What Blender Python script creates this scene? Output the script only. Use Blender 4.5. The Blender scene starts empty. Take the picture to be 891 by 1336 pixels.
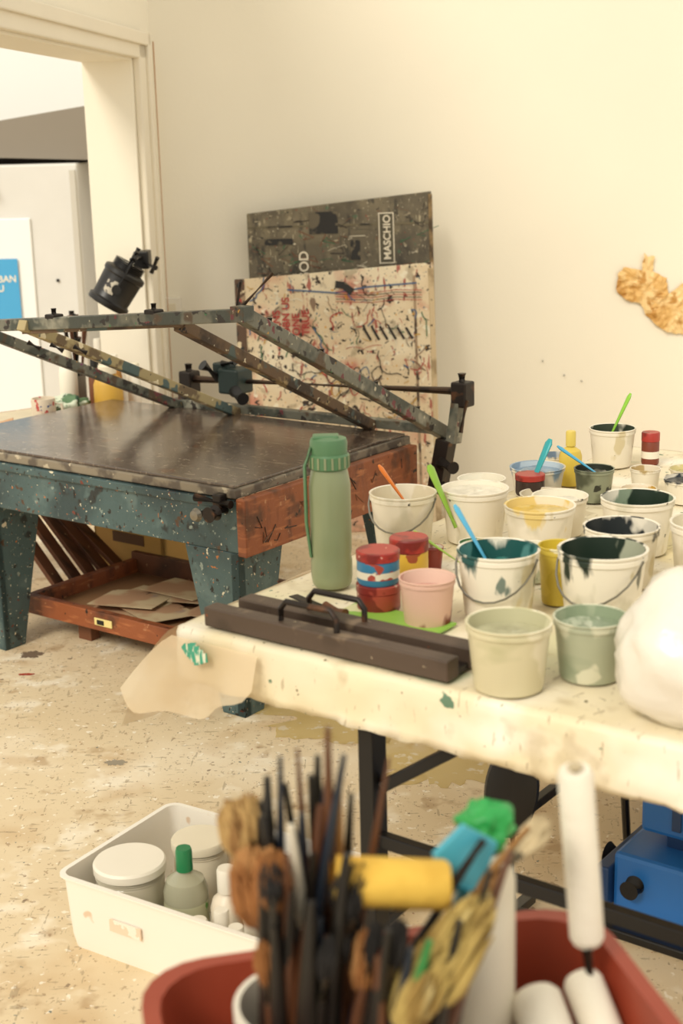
import bpy, bmesh, math, random
from mathutils import Vector, Matrix, Euler
from mathutils import noise as mn
R=random.Random(7)
# ------------------------------------------------------------------ helpers
def hexc(h):
    h=h.lstrip('#'); c=[int(h[i:i+2],16)/255 for i in (0,2,4)]
    return tuple((x/12.92 if x<=.04045 else ((x+.055)/1.055)**2.4) for x in c)+(1,)
MC={}
def M(name,base,rough=.6,metal=0,layers=(),bump=0,bscale=40,var=0,vscale=6,spec=.5,trans=0,alpha=1,coat=0,rim=None):
    if name in MC: return MC[name]
    m=bpy.data.materials.new(name); m.use_nodes=True; nt=m.node_tree; N=nt.nodes; L=nt.links
    b=N['Principled BSDF']; b.inputs['Roughness'].default_value=rough; b.inputs['Metallic'].default_value=metal
    b.inputs['Specular IOR Level'].default_value=spec
    if trans: b.inputs['Transmission Weight'].default_value=trans
    if alpha<1: b.inputs['Alpha'].default_value=alpha
    if coat: b.inputs['Coat Weight'].default_value=coat
    tc=N.new('ShaderNodeTexCoord')
    rgb=N.new('ShaderNodeRGB'); rgb.outputs[0].default_value=hexc(base); cur=rgb.outputs[0]
    def noise(scale,seed,stretch=(1,1,1),detail=3):
        mp=N.new('ShaderNodeMapping'); mp.inputs['Location'].default_value=(seed*3.1,seed*1.7,seed*2.3); mp.inputs['Scale'].default_value=stretch
        L.new(tc.outputs['Object'],mp.inputs['Vector'])
        n=N.new('ShaderNodeTexNoise'); n.inputs['Scale'].default_value=scale; n.inputs['Detail'].default_value=detail
        L.new(mp.outputs[0],n.inputs['Vector']); return n.outputs['Fac']
    def mix(fac,a,c,mode='MIX'):
        mx=N.new('ShaderNodeMix'); mx.data_type='RGBA'; mx.blend_type=mode
        if isinstance(fac,float): mx.inputs[0].default_value=fac
        else: L.new(fac,mx.inputs[0])
        L.new(a,mx.inputs[6])
        if isinstance(c,tuple): mx.inputs[7].default_value=c
        else: L.new(c,mx.inputs[7])
        return mx.outputs[2]
    def ramp(f,thr,soft):
        rp=N.new('ShaderNodeValToRGB')
        rp.color_ramp.elements[0].position=thr; rp.color_ramp.elements[0].color=(0,0,0,1)
        rp.color_ramp.elements[1].position=min(1,thr+soft); rp.color_ramp.elements[1].color=(1,1,1,1)
        L.new(f,rp.inputs[0]); return rp.outputs[0]
    if var:
        f=noise(vscale,R.random()*9,detail=5); rp=N.new('ShaderNodeValToRGB')
        rp.color_ramp.elements[0].position=.3; rp.color_ramp.elements[0].color=(1-var,)*3+(1,)
        rp.color_ramp.elements[1].position=.7; rp.color_ramp.elements[1].color=(1,1,1,1)
        L.new(f,rp.inputs[0]); cur=mix(1.0,cur,rp.outputs[0],'MULTIPLY')
    for i,l in enumerate(layers):
        col,sc,thr=l[:3]; st=l[3] if len(l)>3 else (1,1,1); soft=l[4] if len(l)>4 else .015; op=l[5] if len(l)>5 else 1
        f=ramp(noise(sc,R.random()*20+i,st),thr,soft)
        if op<1:
            mt=N.new('ShaderNodeMath'); mt.operation='MULTIPLY'; mt.inputs[1].default_value=op; L.new(f,mt.inputs[0]); f=mt.outputs[0]
        cur=mix(f,cur,hexc(col))
    if rim:
        for col,z0,z1,am,sc in rim:
            sp=N.new('ShaderNodeSeparateXYZ'); L.new(tc.outputs['Object'],sp.inputs[0])
            mr=N.new('ShaderNodeMapRange'); mr.inputs[1].default_value=z0; mr.inputs[2].default_value=z1; mr.inputs[3].default_value=0; mr.inputs[4].default_value=am
            L.new(sp.outputs[2],mr.inputs[0]); ad=N.new('ShaderNodeMath'); ad.operation='ADD'
            L.new(mr.outputs[0],ad.inputs[0]); L.new(noise(sc,R.random()*20,(1,1,.3),6),ad.inputs[1])
            cur=mix(ramp(ad.outputs[0],.70,.05),cur,hexc(col))
    L.new(cur,b.inputs['Base Color'])
    if bump:
        f=noise(bscale,1.3); bp=N.new('ShaderNodeBump'); bp.inputs['Strength'].default_value=bump; bp.inputs['Distance'].default_value=.01
        L.new(f,bp.inputs['Height']); L.new(bp.outputs[0],b.inputs['Normal'])
    MC[name]=m; return m
def link(o,parent=None):
    bpy.context.collection.objects.link(o)
    if parent is not None: o.parent=parent
    return o
def G(name,loc=(0,0,0),rz=0):
    e=bpy.data.objects.new(name,None); e.empty_display_size=.05; e.location=loc; e.rotation_euler=(0,0,math.radians(rz)); return link(e)
def mesh(name,verts,faces,mat,parent=None,smooth=False,bevel=0,solid=0,sub=0,loc=(0,0,0),rot=(0,0,0)):
    me=bpy.data.meshes.new(name); me.from_pydata([tuple(v) for v in verts],[],faces); me.update()
    bm=bmesh.new(); bm.from_mesh(me); bmesh.ops.recalc_face_normals(bm,faces=bm.faces); bm.to_mesh(me); bm.free()
    if mat: me.materials.append(mat)
    if smooth: 
        for p in me.polygons: p.use_smooth=True
    o=bpy.data.objects.new(name,me); o.location=loc; o.rotation_euler=rot; link(o,parent)
    if solid: md=o.modifiers.new('s','SOLIDIFY'); md.thickness=solid
    if bevel: md=o.modifiers.new('b','BEVEL'); md.width=bevel; md.segments=2; md.limit_method='ANGLE'
    if sub: md=o.modifiers.new('d','SUBSURF'); md.levels=sub; md.render_levels=sub
    return o
BF=[(0,1,2,3),(4,7,6,5),(0,4,5,1),(1,5,6,2),(2,6,7,3),(3,7,4,0)]
def box(p,name,lo,hi,mat,bevel=0,loc=(0,0,0),rot=(0,0,0)):
    x0,y0,z0=lo; x1,y1,z1=hi
    v=[(x0,y0,z0),(x1,y0,z0),(x1,y1,z0),(x0,y1,z0),(x0,y0,z1),(x1,y0,z1),(x1,y1,z1),(x0,y1,z1)]
    return mesh(name,v,BF,mat,p,bevel=bevel,loc=loc,rot=rot)
def frame(d):
    d=d.normalized(); a=Vector((0,0,1)) if abs(d.z)<.95 else Vector((1,0,0))
    s=d.cross(a).normalized(); t=s.cross(d).normalized(); return s,t
def beam(p,name,a,b,w,h,mat,bevel=.002):
    a=Vector(a);b=Vector(b);s,t=frame(b-a); v=[]
    for q in (a,b):
        for i,j in ((-1,-1),(1,-1),(1,1),(-1,1)): v.append(q+s*w/2*i+t*h/2*j)
    return mesh(name,v,[(0,1,2,3),(7,6,5,4),(0,4,5,1),(1,5,6,2),(2,6,7,3),(3,7,4,0)],mat,p,bevel=bevel)
def sweep(p,name,pts,rads,mat,n=14,flat=1,cap=True):
    pts=[Vector(q) for q in pts]; v=[];f=[]
    if not isinstance(rads,(list,tuple)): rads=[rads]*len(pts)
    s0=None
    for i,q in enumerate(pts):
        d=(pts[min(i+1,len(pts)-1)]-pts[max(i-1,0)])
        if s0 is None: s,t=frame(d)
        else:
            dn=d.normalized(); s=(s0-dn*s0.dot(dn)).normalized(); t=dn.cross(s)
        s0=s
        for k in range(n):
            a=2*math.pi*k/n; v.append(q+s*math.cos(a)*rads[i]+t*math.sin(a)*rads[i]*flat)
    for i in range(len(pts)-1):
        for k in range(n): f.append((i*n+k,i*n+(k+1)%n,(i+1)*n+(k+1)%n,(i+1)*n+k))
    if cap: f.append(tuple(range(n))); f.append(tuple(range((len(pts)-1)*n,len(pts)*n)))
    o=mesh(name,v,f,mat,p,smooth=True); 
    md=o.modifiers.new('e','EDGE_SPLIT'); md.split_angle=math.radians(40)
    return o
def cyl(p,name,a,b,r,mat,r2=None,n=20): return sweep(p,name,[a,b],[r,r if r2 is None else r2],mat,n)
def lathe(p,name,prof,mat,loc=(0,0,0),rot=(0,0,0),n=36,sx=1,jit=0):
    v=[];f=[]
    for r,z in prof:
        for k in range(n):
            a=2*math.pi*k/n; rr=r*(1+(R.uniform(-jit,jit) if jit else 0)); v.append((rr*math.cos(a)*sx,rr*math.sin(a),z))
    for i in range(len(prof)-1):
        for k in range(n): f.append((i*n+k,i*n+(k+1)%n,(i+1)*n+(k+1)%n,(i+1)*n+k))
    me=mesh(name,v,f,mat,p,smooth=True,loc=loc,rot=rot)
    md=me.modifiers.new('e','EDGE_SPLIT'); md.split_angle=math.radians(35)
    return me
def disk(p,name,r,z,mat,loc=(0,0,0),n=32,amp=.0,rot=(0,0,0)):
    v=[(0,0,z)];f=[]; rings=5
    for j in range(1,rings+1):
        for k in range(n):
            a=2*math.pi*k/n; q=r*j/rings; v.append((q*math.cos(a),q*math.sin(a),z+(amp*math.sin(a*2+j*1.7)*math.sin(j*1.1+a) if j<rings else 0)))
    for k in range(n): f.append((0,1+k,1+(k+1)%n))
    for j in range(rings-1):
        for k in range(n): f.append((1+j*n+k,1+(j+1)*n+k,1+(j+1)*n+(k+1)%n,1+j*n+(k+1)%n))
    return mesh(name,v,f,mat,p,smooth=True,loc=loc,rot=rot)
def text(p,name,body,size,mat,loc,rot,ext=.0008):
    c=bpy.data.curves.new(name,'FONT'); c.body=body; c.size=size; c.extrude=ext; c.materials.append(mat); c.offset=size*.02
    o=bpy.data.objects.new(name,c); o.location=loc; o.rotation_euler=rot; return link(o,p)
def blob(p,name,prof_r,hgt,mat,loc=(0,0,0),seed=0,amp=.12,freq=3,flat=True):
    bm=bmesh.new(); bmesh.ops.create_icosphere(bm,subdivisions=4,radius=1)
    for q in bm.verts:
        c=q.co.copy(); k=1+amp*mn.noise(c*freq+Vector((seed,seed*2,0)))+amp*.8*(abs(mn.noise(c*freq*2.3+Vector((seed,0,seed))))*-1+.2)
        q.co=Vector((c.x*prof_r[0]*k,c.y*prof_r[1]*k,c.z*hgt*k))
        if flat: q.co.z=max(q.co.z,-hgt*.75)+hgt*.75
    me=bpy.data.meshes.new(name); bm.to_mesh(me); bm.free(); me.materials.append(mat)
    for q in me.polygons: q.use_smooth=True
    o=bpy.data.objects.new(name,me); o.location=loc; return link(o,p)
# ------------------------------------------------------------------ camera
H=1.58; pt=math.radians(14.5); ro=math.radians(1.5); F=1850
fw=Vector((0,math.cos(pt),-math.sin(pt))); u0=Vector((0,math.sin(pt),math.cos(pt))); X=Vector((1,0,0))
rr=math.cos(ro)*X-math.sin(ro)*u0; uu=math.sin(ro)*X+math.cos(ro)*u0
cd=bpy.data.cameras.new('camera'); co=link(bpy.data.objects.new('camera',cd))
co.matrix_world=Matrix(((rr.x,uu.x,-fw.x,0),(rr.y,uu.y,-fw.y,0),(rr.z,uu.z,-fw.z,H),(0,0,0,1)))
cd.sensor_fit='VERTICAL'; cd.sensor_height=36; cd.sensor_width=24; cd.lens=F/1336*36; cd.clip_start=.02
cd.dof.use_dof=True; cd.dof.focus_distance=3.5; cd.dof.aperture_fstop=4.0
sc=bpy.context.scene; sc.camera=co
sc.view_settings.view_transform='Standard'; sc.view_settings.exposure=0.14
# ------------------------------------------------------------------ world + sun
w=bpy.data.worlds.new('sky'); sc.world=w; w.use_nodes=True
bg=w.node_tree.nodes['Background']; bg.inputs[0].default_value=(1,.935,.80,1); bg.inputs[1].default_value=.92
def sun(name,d,strength,col,ang):
    s=bpy.data.lights.new(name,'SUN'); s.energy=strength; s.color=col; s.angle=math.radians(ang)
    o=link(bpy.data.objects.new(name,s)); o.rotation_euler=Vector(d).to_track_quat('-Z','Y').to_euler(); return o
sun('daylight',(.50,.72,-.75),1.95,(1,.94,.82),20)
# ------------------------------------------------------------------ materials
wallm=M('plaster_wall','f3ecda',.9,var=.035,vscale=1.5,bump=.06,bscale=60)
trimm=M('trim_paint','efe6d2',.7,var=.05,vscale=3)
floorm=M('floor_concrete','d8c5a3',.65,layers=[('c8b088',1.2,.48,(1,1,1),.3,.8),('ece0c8',2.3,.52,(1,1,1),.25,.8),('bb9a6c',4,.55,(1,1,1),.15,.6),('efe6d2',9,.58,(1,1,1),.1,.6),('a08058',12,.62,(1,1,1),.10,.55),('8a6c4c',60,.65,(1,1,1),.03,.55),('5f4a38',100,.69,(1,1,1),.02,.7),('f6efe0',46,.66,(1,1,1),.03,.6),('a5603a',75,.72),('69706a',65,.72),('8c7a60',20,.66,(4,1,1),.03,.5),('8c7a60',20,.66,(1,4,1),.03,.5),('6b5440',34,.70,(1,1,1),.02,.7)],bump=.08,bscale=30,spec=.4)
teal=M('teal_paint','445a5b',.45,layers=[('2d3f42',3,.5,(1,1,1),.14),('566a69',9,.6,(1,1,1),.08),('22292a',14,.62,(1,1,1),.05),('8f9a90',44,.66,(1,1,1),.03,.8),('d8cfb4',80,.68),('b06c34',60,.70),('6e3226',38,.69),('1c1816',48,.66),('cfc6ac',24,.73),('4a3524',18,.66,(1,1,1),.03)],bump=.25)
tealf=M('teal_frame','6e6d60',.45,layers=[('42463e',9,.5,(1,1,1),.08),('8f8c7c',14,.58,(1,1,1),.08),('54422f',11,.58,(1,1,1),.06),('6b3036',22,.65),('d6ccb0',55,.67,(1,1,1),.03,.7),('2b241f',22,.62),('3f7a4a',40,.72),('b58a3c',46,.72),('7a3468',36,.72)],bump=.2)
woods=M('frame_wood','66503a',.6,layers=[('3b2e24',10,.52,(1,1,1),.1),('9c875f',16,.6,(1,1,1),.06),('4f5c58',12,.58,(1,1,1),.05),('d8cdb0',48,.68),('2a2320',34,.66)],bump=.15)
orw=M('orange_wood','8f4f2c',.5,layers=[('5d3220',4,.5,(1,5,1),.2),('ad6a40',12,.55,(1,1,6),.15),('4a2c1c',8,.6,(1,1,1),.08,.8),('2a1a12',36,.67),('c49a70',70,.71,(1,1,1),.03,.7),('bd8a64',28,.68,(1,1,1),.03,.7)],bump=.2)
dkw=M('dark_wood','6a4026',.6,layers=[('3d2618',6,.5,(1,4,1),.2),('b8956a',40,.71)])
bench=M('bench_wood','a0683e',.55,layers=[('6a4026',5,.52,(3,1,1),.2),('e3d2b0',30,.66)])
bedm=M('press_bed_top','50423a',.17,layers=[('665546',2.2,.46,(1,1,1),.22),('352a24',5,.56,(1,1,1),.14,.8),('857564',24,.61,(5,1,1),.03,.6),('857564',24,.62,(1,5,1),.03,.6),('a2917c',70,.66,(1,1,1),.03,.7),('74452c',12,.66,(1,1,1),.05,.6),('a2917c',9,.63,(1,9,1),.03,.5)],bump=.10,bscale=7,spec=1.0)
bedge=M('bed_edge','857a68',.55,layers=[('5b5146',16,.5,(1,1,1),.1),('b8ab92',30,.62,(1,1,1),.05),('6b3a2c',30,.69)])
iron=M('dark_iron','2a231f',.45,.5,layers=[('5a3c28',20,.58,(1,1,1),.1)])
rust=M('rusty_rod','4d3829',.45,.5,layers=[('2c201a',14,.5,(1,1,1),.1)])
barm=M('magnet_bar','54453a',.5,.2,layers=[('382c22',6,.5,(1,1,1),.15),('83705c',14,.60,(1,1,1),.1),('8d4a2c',40,.71),('b5a58a',60,.73)],bump=.15)
black=M('black_plastic','151312',.4)
blackm=M('black_metal','1b1a1b',.4,.3)
whitep=M('white_plastic','efe8d8',.45,var=.04)
cream=M('cream_plastic','e6dcc4',.5,var=.05)
# ------------------------------------------------------------------ room
mesh('floor',[(-6,-1,0),(6,-1,0),(6,11,0),(-6,11,0)],[(0,1,2,3)],floorm)
def stain(name,cx,cy,rx,ry,col,seed,z=.0012):
    g=G(name,(cx,cy,z)); v=[(0,0,0)];n=72
    for k in range(n):
        a=2*math.pi*k/n; q=1+.5*mn.noise(Vector((math.cos(a)*2,math.sin(a)*2,seed)))+.35*mn.noise(Vector((math.cos(a)*7,math.sin(a)*7,seed)))+.2*mn.noise(Vector((math.cos(a)*19,math.sin(a)*19,seed)))
        v.append((rx*q*math.cos(a),ry*q*math.sin(a),0))
    mesh('patch',v,[(0,1+k,1+(k+1)%n) for k in range(n)],col,g)
ys=M('stain_yellow','d3bb70',.6,layers=[('dac8a0',5,.48,(1,1,1),.15),('c8a84c',9,.6,(1,1,1),.08,.7),('e6dabc',30,.6,(1,1,1),.05)],alpha=.5)
stain('yellow_floor_stain',.04,3.80,.27,.22,ys,1); stain('yellow_floor_stain',.25,3.45,.20,.16,ys,5); stain('dark_floor_stain',-1.02,4.36,.035,.03,M('stain_dark','6a5442',.6,alpha=.7),3)
stain('red_floor_drip',-1.0,4.18,.025,.008,M('stain_red','a8402e',.5),3); stain('grey_floor_stain',-.62,3.5,.030,.018,M('stain_grey','9a9484',.6,alpha=.6),4)
def wy(x): return 6.2+.14*x
v=[(-.76,wy(-.76),0),(5,wy(5),0),(5,wy(5)+.2,0),(-.76,wy(-.76)+.2,0)]
mesh('wall_back',v+[(a,b,3.6) for a,b,c in v],BF,wallm)
la=math.degrees(math.atan(.128))
LW=G('wall_left',(-.774,5.8,0),-la)
box(LW,'pier',(-.2,0,0),(0,.30,3.6),wallm)
box(LW,'lintel',(-.2,-5,1.92),(0,0,3.6),wallm)
tr=G('trim_1',(-.774,5.8,0),-la)
box(tr,'side',(0,.02,0),(.03,.15,2.0),trimm,.006); box(tr,'side_bead',(.028,.11,0),(.045,.15,2.03),trimm,.006)
box(tr,'head',(0,-5,1.93),(.03,.15,2.0),trimm,.006); box(tr,'head_bead',(.028,-5,1.98),(.045,.15,2.03),trimm,.006)
tr2=G('wall_cable',(-.774,5.8,0),-la)
cyl(tr2,'cable',(.05,.165,.3),(.05,.165,2.0),.003,M('cable_orange','cfa078',.6),n=8)
so=G('wall_socket',(-.70,wy(-.7)-.012,.93),8); box(so,'plate',(-.04,-.008,-.04),(.04,.01,.04),whitep,.004)
box(so,'hole',(-.015,-.010,-.015),(.015,-.007,.015),cream,.002)
mesh('wall_side_room',[(-4,9,0),(-.6,9,0),(-.6,9,4),(-4,9,4)],[(0,1,2,3)],M('side_room_wall','f6f6f4',.9))
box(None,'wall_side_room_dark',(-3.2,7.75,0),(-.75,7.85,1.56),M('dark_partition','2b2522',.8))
mesh('ceiling_slope',[(-2.4,7.02,1.60),(-.9,7.02,1.53),(-.9,7.02,1.83),(-2.4,7.02,1.62),(-2.4,7.7,1.60),(-.9,7.7,1.53),(-.9,7.7,1.83),(-2.4,7.7,1.62)],
     [(0,1,2,3),(7,6,5,4),(0,4,5,1),(1,5,6,2),(2,6,7,3),(3,7,4,0)],M('grey_soffit','8d857a',.9))
cb=G('storage_cabinet',(-1.215,6.95,0),0); cm=M('cabinet_white','dfdedb',.6,var=.05)
box(cb,'body',(-1.3,0,0),(0,.6,1.53),cm,.01); box(cb,'door_panel',(-1.2,-.012,.1),(-.24,0,1.28),M('cabinet_light','f4f5f6',.5),.006)
box(cb,'door_edge',(-.04,-.01,.05),(-.01,0,1.5),M('cabinet_grey','c9c5bc',.6),.003)
cyl(cb,'handle',(-.50,-.05,1.44),(-.42,-.05,1.44),.028,black); cyl(cb,'handle_tip',(-.42,-.05,1.44),(-.415,-.05,1.44),.02,whitep)
cyl(cb,'hinge_pin',(-.13,-.008,.98),(-.13,.0,.98),.008,black)
po=G('poster',(-1.55,6.93,0),0); box(po,'sheet',(-.35,-.003,.78),(.02,0,1.09),M('poster_blue','4aa6dc',.6))
text(po,'lettering','URBAN\nBAU',.045,whitep,(-.14,-.004,.98),(math.pi/2,0,0))
# ------------------------------------------------------------------ boards against wall
darkb=M('dark_board','655c4a',.6,layers=[('857a62',3,.5,(1,1,2),.2,.8),('3f3930',4,.5,(1.5,1,1),.2,.9),('8f8468',9,.58,(2,1,1),.1,.5),('2a2824',9,.6,(3,1,1),.08,.7),('b0a488',40,.62,(1,1,1),.05,.6),('c8bc9c',16,.66,(8,1,1),.03,.7),('c8bc9c',16,.68,(1,1,6),.03,.7),('8a3c30',50,.71),('e6dcc0',80,.70),('44684c',24,.69,(1,1,1),.04,.7),('1c1a18',70,.69)],bump=.2)
lightb=M('splattered_board','dcc8a6',.7,layers=[('e8dabd',3,.5,(1,1,1),.15),('d09478',3.0,.49,(1,1,1),.12,.8),('bd6652',5,.57,(1,1,1),.10,.75),('a03a30',20,.63,(2,1,.6),.04,.85),('8a7a60',12,.60,(1,1,1),.06,.55),('3d2f26',34,.64),('ece4cc',30,.62,(1,1,1),.03,.8),('4d6a7c',50,.70),('d29a3c',40,.70),('2a2420',80,.66),('6b4a38',16,.66,(1,1,.3),.03,.8)],bump=.15)
strokes=[M('stroke_red','ad4038',.7),M('stroke_black','332b26',.7),M('stroke_blue','3d5f85',.7),M('stroke_green','3f6b4c',.7),M('stroke_white','e2d8c0',.7),M('stroke_brown','7a5640',.7),M('stroke_ochre','c29a4a',.7)]
def ribbon(p,name,pts,wd,mat,y):
    v=[];f=[]
    for i,(a,b) in enumerate(pts):
        a0,b0=pts[max(i-1,0)];a1,b1=pts[min(i+1,len(pts)-1)]; dx,dy=a1-a0,b1-b0; l=math.hypot(dx,dy) or 1
        nx,nz=-dy/l*wd/2,dx/l*wd/2; v+= [(a+nx,y,b+nz),(a-nx,y,b-nz)]
    for i in range(len(pts)-1): f.append((2*i,2*i+1,2*i+3,2*i+2))
    return mesh(name,v,f,mat,p)
def board(name,xl,xr,zl,zr,ytop,ybot,mat,th=.018):
    cx=(xl+xr)/2; tilt=math.atan((ytop-ybot)/((zl+zr)/2))
    g=G(name,(cx,ybot,0)); g.rotation_euler=(-tilt,0,math.radians(5)); hw=(xr-xl)/2; k=1/math.cos(tilt)
    v=[(-hw,0,0),(hw,0,0),(hw,0,zr*k),(-hw,0,zl*k)]
    v=v+[(a,th,c) for a,b,c in v]
    mesh('panel',v,[(0,1,2,3),(7,6,5,4),(0,4,5,1),(1,5,6,2),(2,6,7,3),(3,7,4,0)],mat,g,bevel=.004)
    return g
db=board('dark_display_board',-.35,.425,1.315,1.385,6.04,5.90,darkb,.02)
lb=board('splattered_backing_board',-.40,.425,1.055,1.10,5.93,5.76,lightb,.03)
box(lb,'edge_strip',(-.415,-.006,0),(-.375,.035,1.07),M('strip_board','9c8468',.7,layers=[('5a4332',12,.52),('d9c7a4',18,.58),('a03a30',22,.64),('2c2a26',30,.62)]),.003)
box(lb,'edge_strip_right',(.39,-.003,0),(.413,.033,1.09),M('strip_pale','cbb590',.7,layers=[('a08a68',9,.55,(1,1,1),.1),('4a3a2e',40,.7)]),.003)
box(lb,'inner_line',(.325,-.002,0),(.335,.0,1.06),M('strip_line','a58c70',.7,layers=[('4a3a2e',14,.5,(1,1,1),.1)]))
box(db,'edge_strip',(-.388,-.002,1.26),(.388,.0,1.268),M('worn_line','6f664f',.7,layers=[('37322a',14,.5,(1,1,1),.1)]))
box(db,'edge_strip_right',(.373,-.003,0),(.390,.022,1.38),M('strip_tan','8c7450',.7,layers=[('4a3a28',12,.52,(1,1,1),.1)]),.002)
lab=M('label_white','e6dcc6',.7,layers=[('5a5344',40,.68)])
box(db,'label_outline',(.160,-.004,1.10),(.225,-.002,1.31),lab,.0); box(db,'label_inside',(.165,-.006,1.105),(.220,-.003,1.305),M('label_dark','57513f',.6,var=.2,vscale=20))
text(db,'label_text','MASCHIO',.042,lab,(.208,-.008,1.115),(math.pi/2,-math.pi/2,0))
pb=M('patch_black','24211e',.6,layers=[('6a604c',22,.56,(1,1,1),.05),('655c4a',9,.55,(1,1,1),.04)])
box(db,'black_patch',(-.13,-.003,1.23),(-.01,-.001,1.32),pb); box(db,'black_patch_2',(.04,-.003,1.12),(.08,-.001,1.20),pb); box(db,'black_patch_3',(-.34,-.003,1.19),(-.2,-.001,1.215),pb)
text(db,'board_letters','GOD',.055,lab,(-.14,-.006,1.035),(math.pi/2,-math.pi/2,0))
for i in range(60):
    x0=R.uniform(-.36,.36); z0=R.uniform(1.06,1.34); pts=[(x0+R.uniform(-.02,.02)*k,z0+R.uniform(-.012,.012)*k) for k in range(4)]
    if z0>1.27 and x0<-.2: continue
    ribbon(db,'smear_%d'%i,pts,R.uniform(.001,.005),R.choice([strokes[4],strokes[3],strokes[1],strokes[5],strokes[5],strokes[1]]),-.0022)
for k,s in enumerate(['ISLNS','OBN US','ONE','TRUE']):
    text(lb,'red_letters_%d'%k,s,.044,strokes[0],(-.235+.04*k,-.006,.83),(math.pi/2,-math.pi/2,0))
ribbon(lb,'blue_line',[(-.2,1.02),(.0,1.0),(.13,1.02),(.34,1.03)],.006,strokes[2],-.004)
for k in range(5): ribbon(lb,'thin_line_%d'%k,[(.0,1.005-.010*k),(.15,.995-.010*k),(.25,1.005-.010*k),(.36,1.0-.010*k)],.0025,strokes[k%2],-.0045)
for k in range(6): ribbon(lb,'black_drip_%d'%k,[(.11+.035*k,.865-.004*k),(.115+.035*k,.845),(.14+.035*k,.80)],.010,strokes[1],-.005)
ribbon(lb,'dark_smudge',[(.0,1.035),(.035,1.03),(.07,1.0)],.03,pb,-.005)
for i in range(210):
    x0=R.uniform(-.37,.37); z0=R.uniform(.45,1.03); n=R.choice([2,3,5,8]); a=R.uniform(0,6.28); pts=[(x0,z0)]; s=R.uniform(.004,.022)
    for k in range(n):
        a+=R.uniform(-.9,.9); x0+=math.cos(a)*s; z0+=math.sin(a)*s
        x0=max(-.375,min(.375,x0)); pts.append((x0,z0))
    ribbon(lb,'stroke_%d'%i,pts,R.uniform(.0015,.0055),R.choice([strokes[0],strokes[0],strokes[1],strokes[1],strokes[5],strokes[6],strokes[4],strokes[4],strokes[2],strokes[3]]),-.003-i*.00001)
for k in range(10):
    cx=-.02+.045*(k%5)+R.uniform(-.01,.01); cz=.66-.055*(k//5); 
    ribbon(lb,'loop_%d'%k,[(cx+.022*math.cos(t*.5),cz+.028*math.sin(t*.5)*(1+.3*math.sin(t))) for t in range(13)],.004,strokes[[1,1,1,2,1,6,1,0,1,1][k]],-.006)
tm=M('masking_tape','dcb06a',.55,layers=[('eccb90',8,.5,(1,1,1),.1),('bd8a42',12,.58,(1,1,1),.08)],bump=.5,bscale=25)
def tape(x,z,outl,seed,sc_=1):
    g=G('masking_tape_scrap',(x,wy(x)-.004,z),8)
    n=len(outl); ring=[]
    for i in range(n):
        a=Vector(outl[i])*sc_;b=Vector(outl[(i+1)%n])*sc_
        for k in range(5):
            q=a.lerp(b,k/5); ring.append(q*(1+.08*mn.noise(Vector((q.x*60,q.y*60,seed)))))
    m=len(ring);v=[];f=[];L_=7
    for j in range(L_):
        s=1-j/L_
        for q in ring:
            e=Vector((q.x*s,q.y*s)); v.append((e.x,-.003-.022*abs(mn.noise(Vector((e.x*30,e.y*30,seed))))-.004*(1-s),e.y))
    v.append((0,-.01,0))
    for j in range(L_-1):
        for k in range(m): f.append((j*m+k,j*m+(k+1)%m,(j+1)*m+(k+1)%m,(j+1)*m+k))
    for k in range(m): f.append(((L_-1)*m+k,(L_-1)*m+(k+1)%m,len(v)-1))
    mesh('scrap',v,f,tm,g)
tape(1.385,.925,[(-.10,.09),(-.02,.08),(-.01,.14),(.035,.13),(.03,.07),(.09,.04),(.10,-.03),(.06,-.06),(.045,-.11),(.0,-.10),(-.02,-.06),(-.07,-.05),(-.125,-.01),(-.12,.06)],1.3,1.08)
tape(1.53,.83,[(-.13,.04),(-.05,.05),(.02,.10),(.09,.12),(.14,.06),(.12,-.05),(.04,-.11),(-.02,-.10),(-.07,-.08),(-.13,-.02)],4.1,1.08)
for a,b in ((1.02,.55),(1.10,.52),(.92,.62)): 
    g=G('wall_nail',(a,wy(a),b)); cyl(g,'pin',(0,.0,0),(0,-.012,0),.0025,iron,n=8)
# ------------------------------------------------------------------ printing press
P=G('screen_printing_press',(-.29,3.78,0),-37)
x0,x1,y0,y1=-1.35,.02,0,.86
box(P,'bed_slab',(x0,y0+.0,.645),(x1-.02,y1,.672),bedge,.004)
box(P,'bed_plate',(x0+.01,y0+.012,.672),(x1-.032,y1-.012,.680),bedm,.002)
box(P,'apron_front',(x0,y0,.49),(x1-.012,y0+.03,.640),teal,.004)
box(P,'apron_front_lip',(x0,y0-.012,.618),(x1-.06,y0+.01,.642),teal,.003)
box(P,'apron_back',(x0,y1-.03,.5),(x1,y1,.640),teal,.004)
box(P,'side_panel_right',(x1-.012,y0-.01,.485),(x1+.02,y1-.02,.650),orw,.004)
box(P,'side_panel_left',(x0,y0+.03,.5),(x0+.02,y1-.03,.640),orw,.004)
def leg(nm,cx,cy,sx,sy):
    t=.03
    for k in (0,1):
        L=.20; Lb=.085; c0=cx if k==0 else cy; sg=sx if k==0 else sy
        pl=[(c0,.49),(c0+sg*L,.49),(c0+sg*(L-.02),.40),(c0+sg*Lb,0),(c0,0)]
        if k==0: v=[(a,cy,b) for a,b in pl]+[(a,cy+sy*t,b) for a,b in pl]
        else: v=[(cx,a,b) for a,b in pl]+[(cx+sx*t,a,b) for a,b in pl]
        f=[(0,1,2,3,4),(9,8,7,6,5)]+[(i,(i+1)%5,(i+1)%5+5,i+5) for i in range(5)]
        mesh('%s_board_%d'%(nm,k),v,f,teal,P,bevel=.003)
leg('leg_front_right',.0,.0,-1,1); leg('leg_back_right',.0,y1,-1,-1); leg('leg_front_left',-1.03,.0,-1,1); leg('leg_back_left',-1.03,y1,-1,-1)
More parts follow.
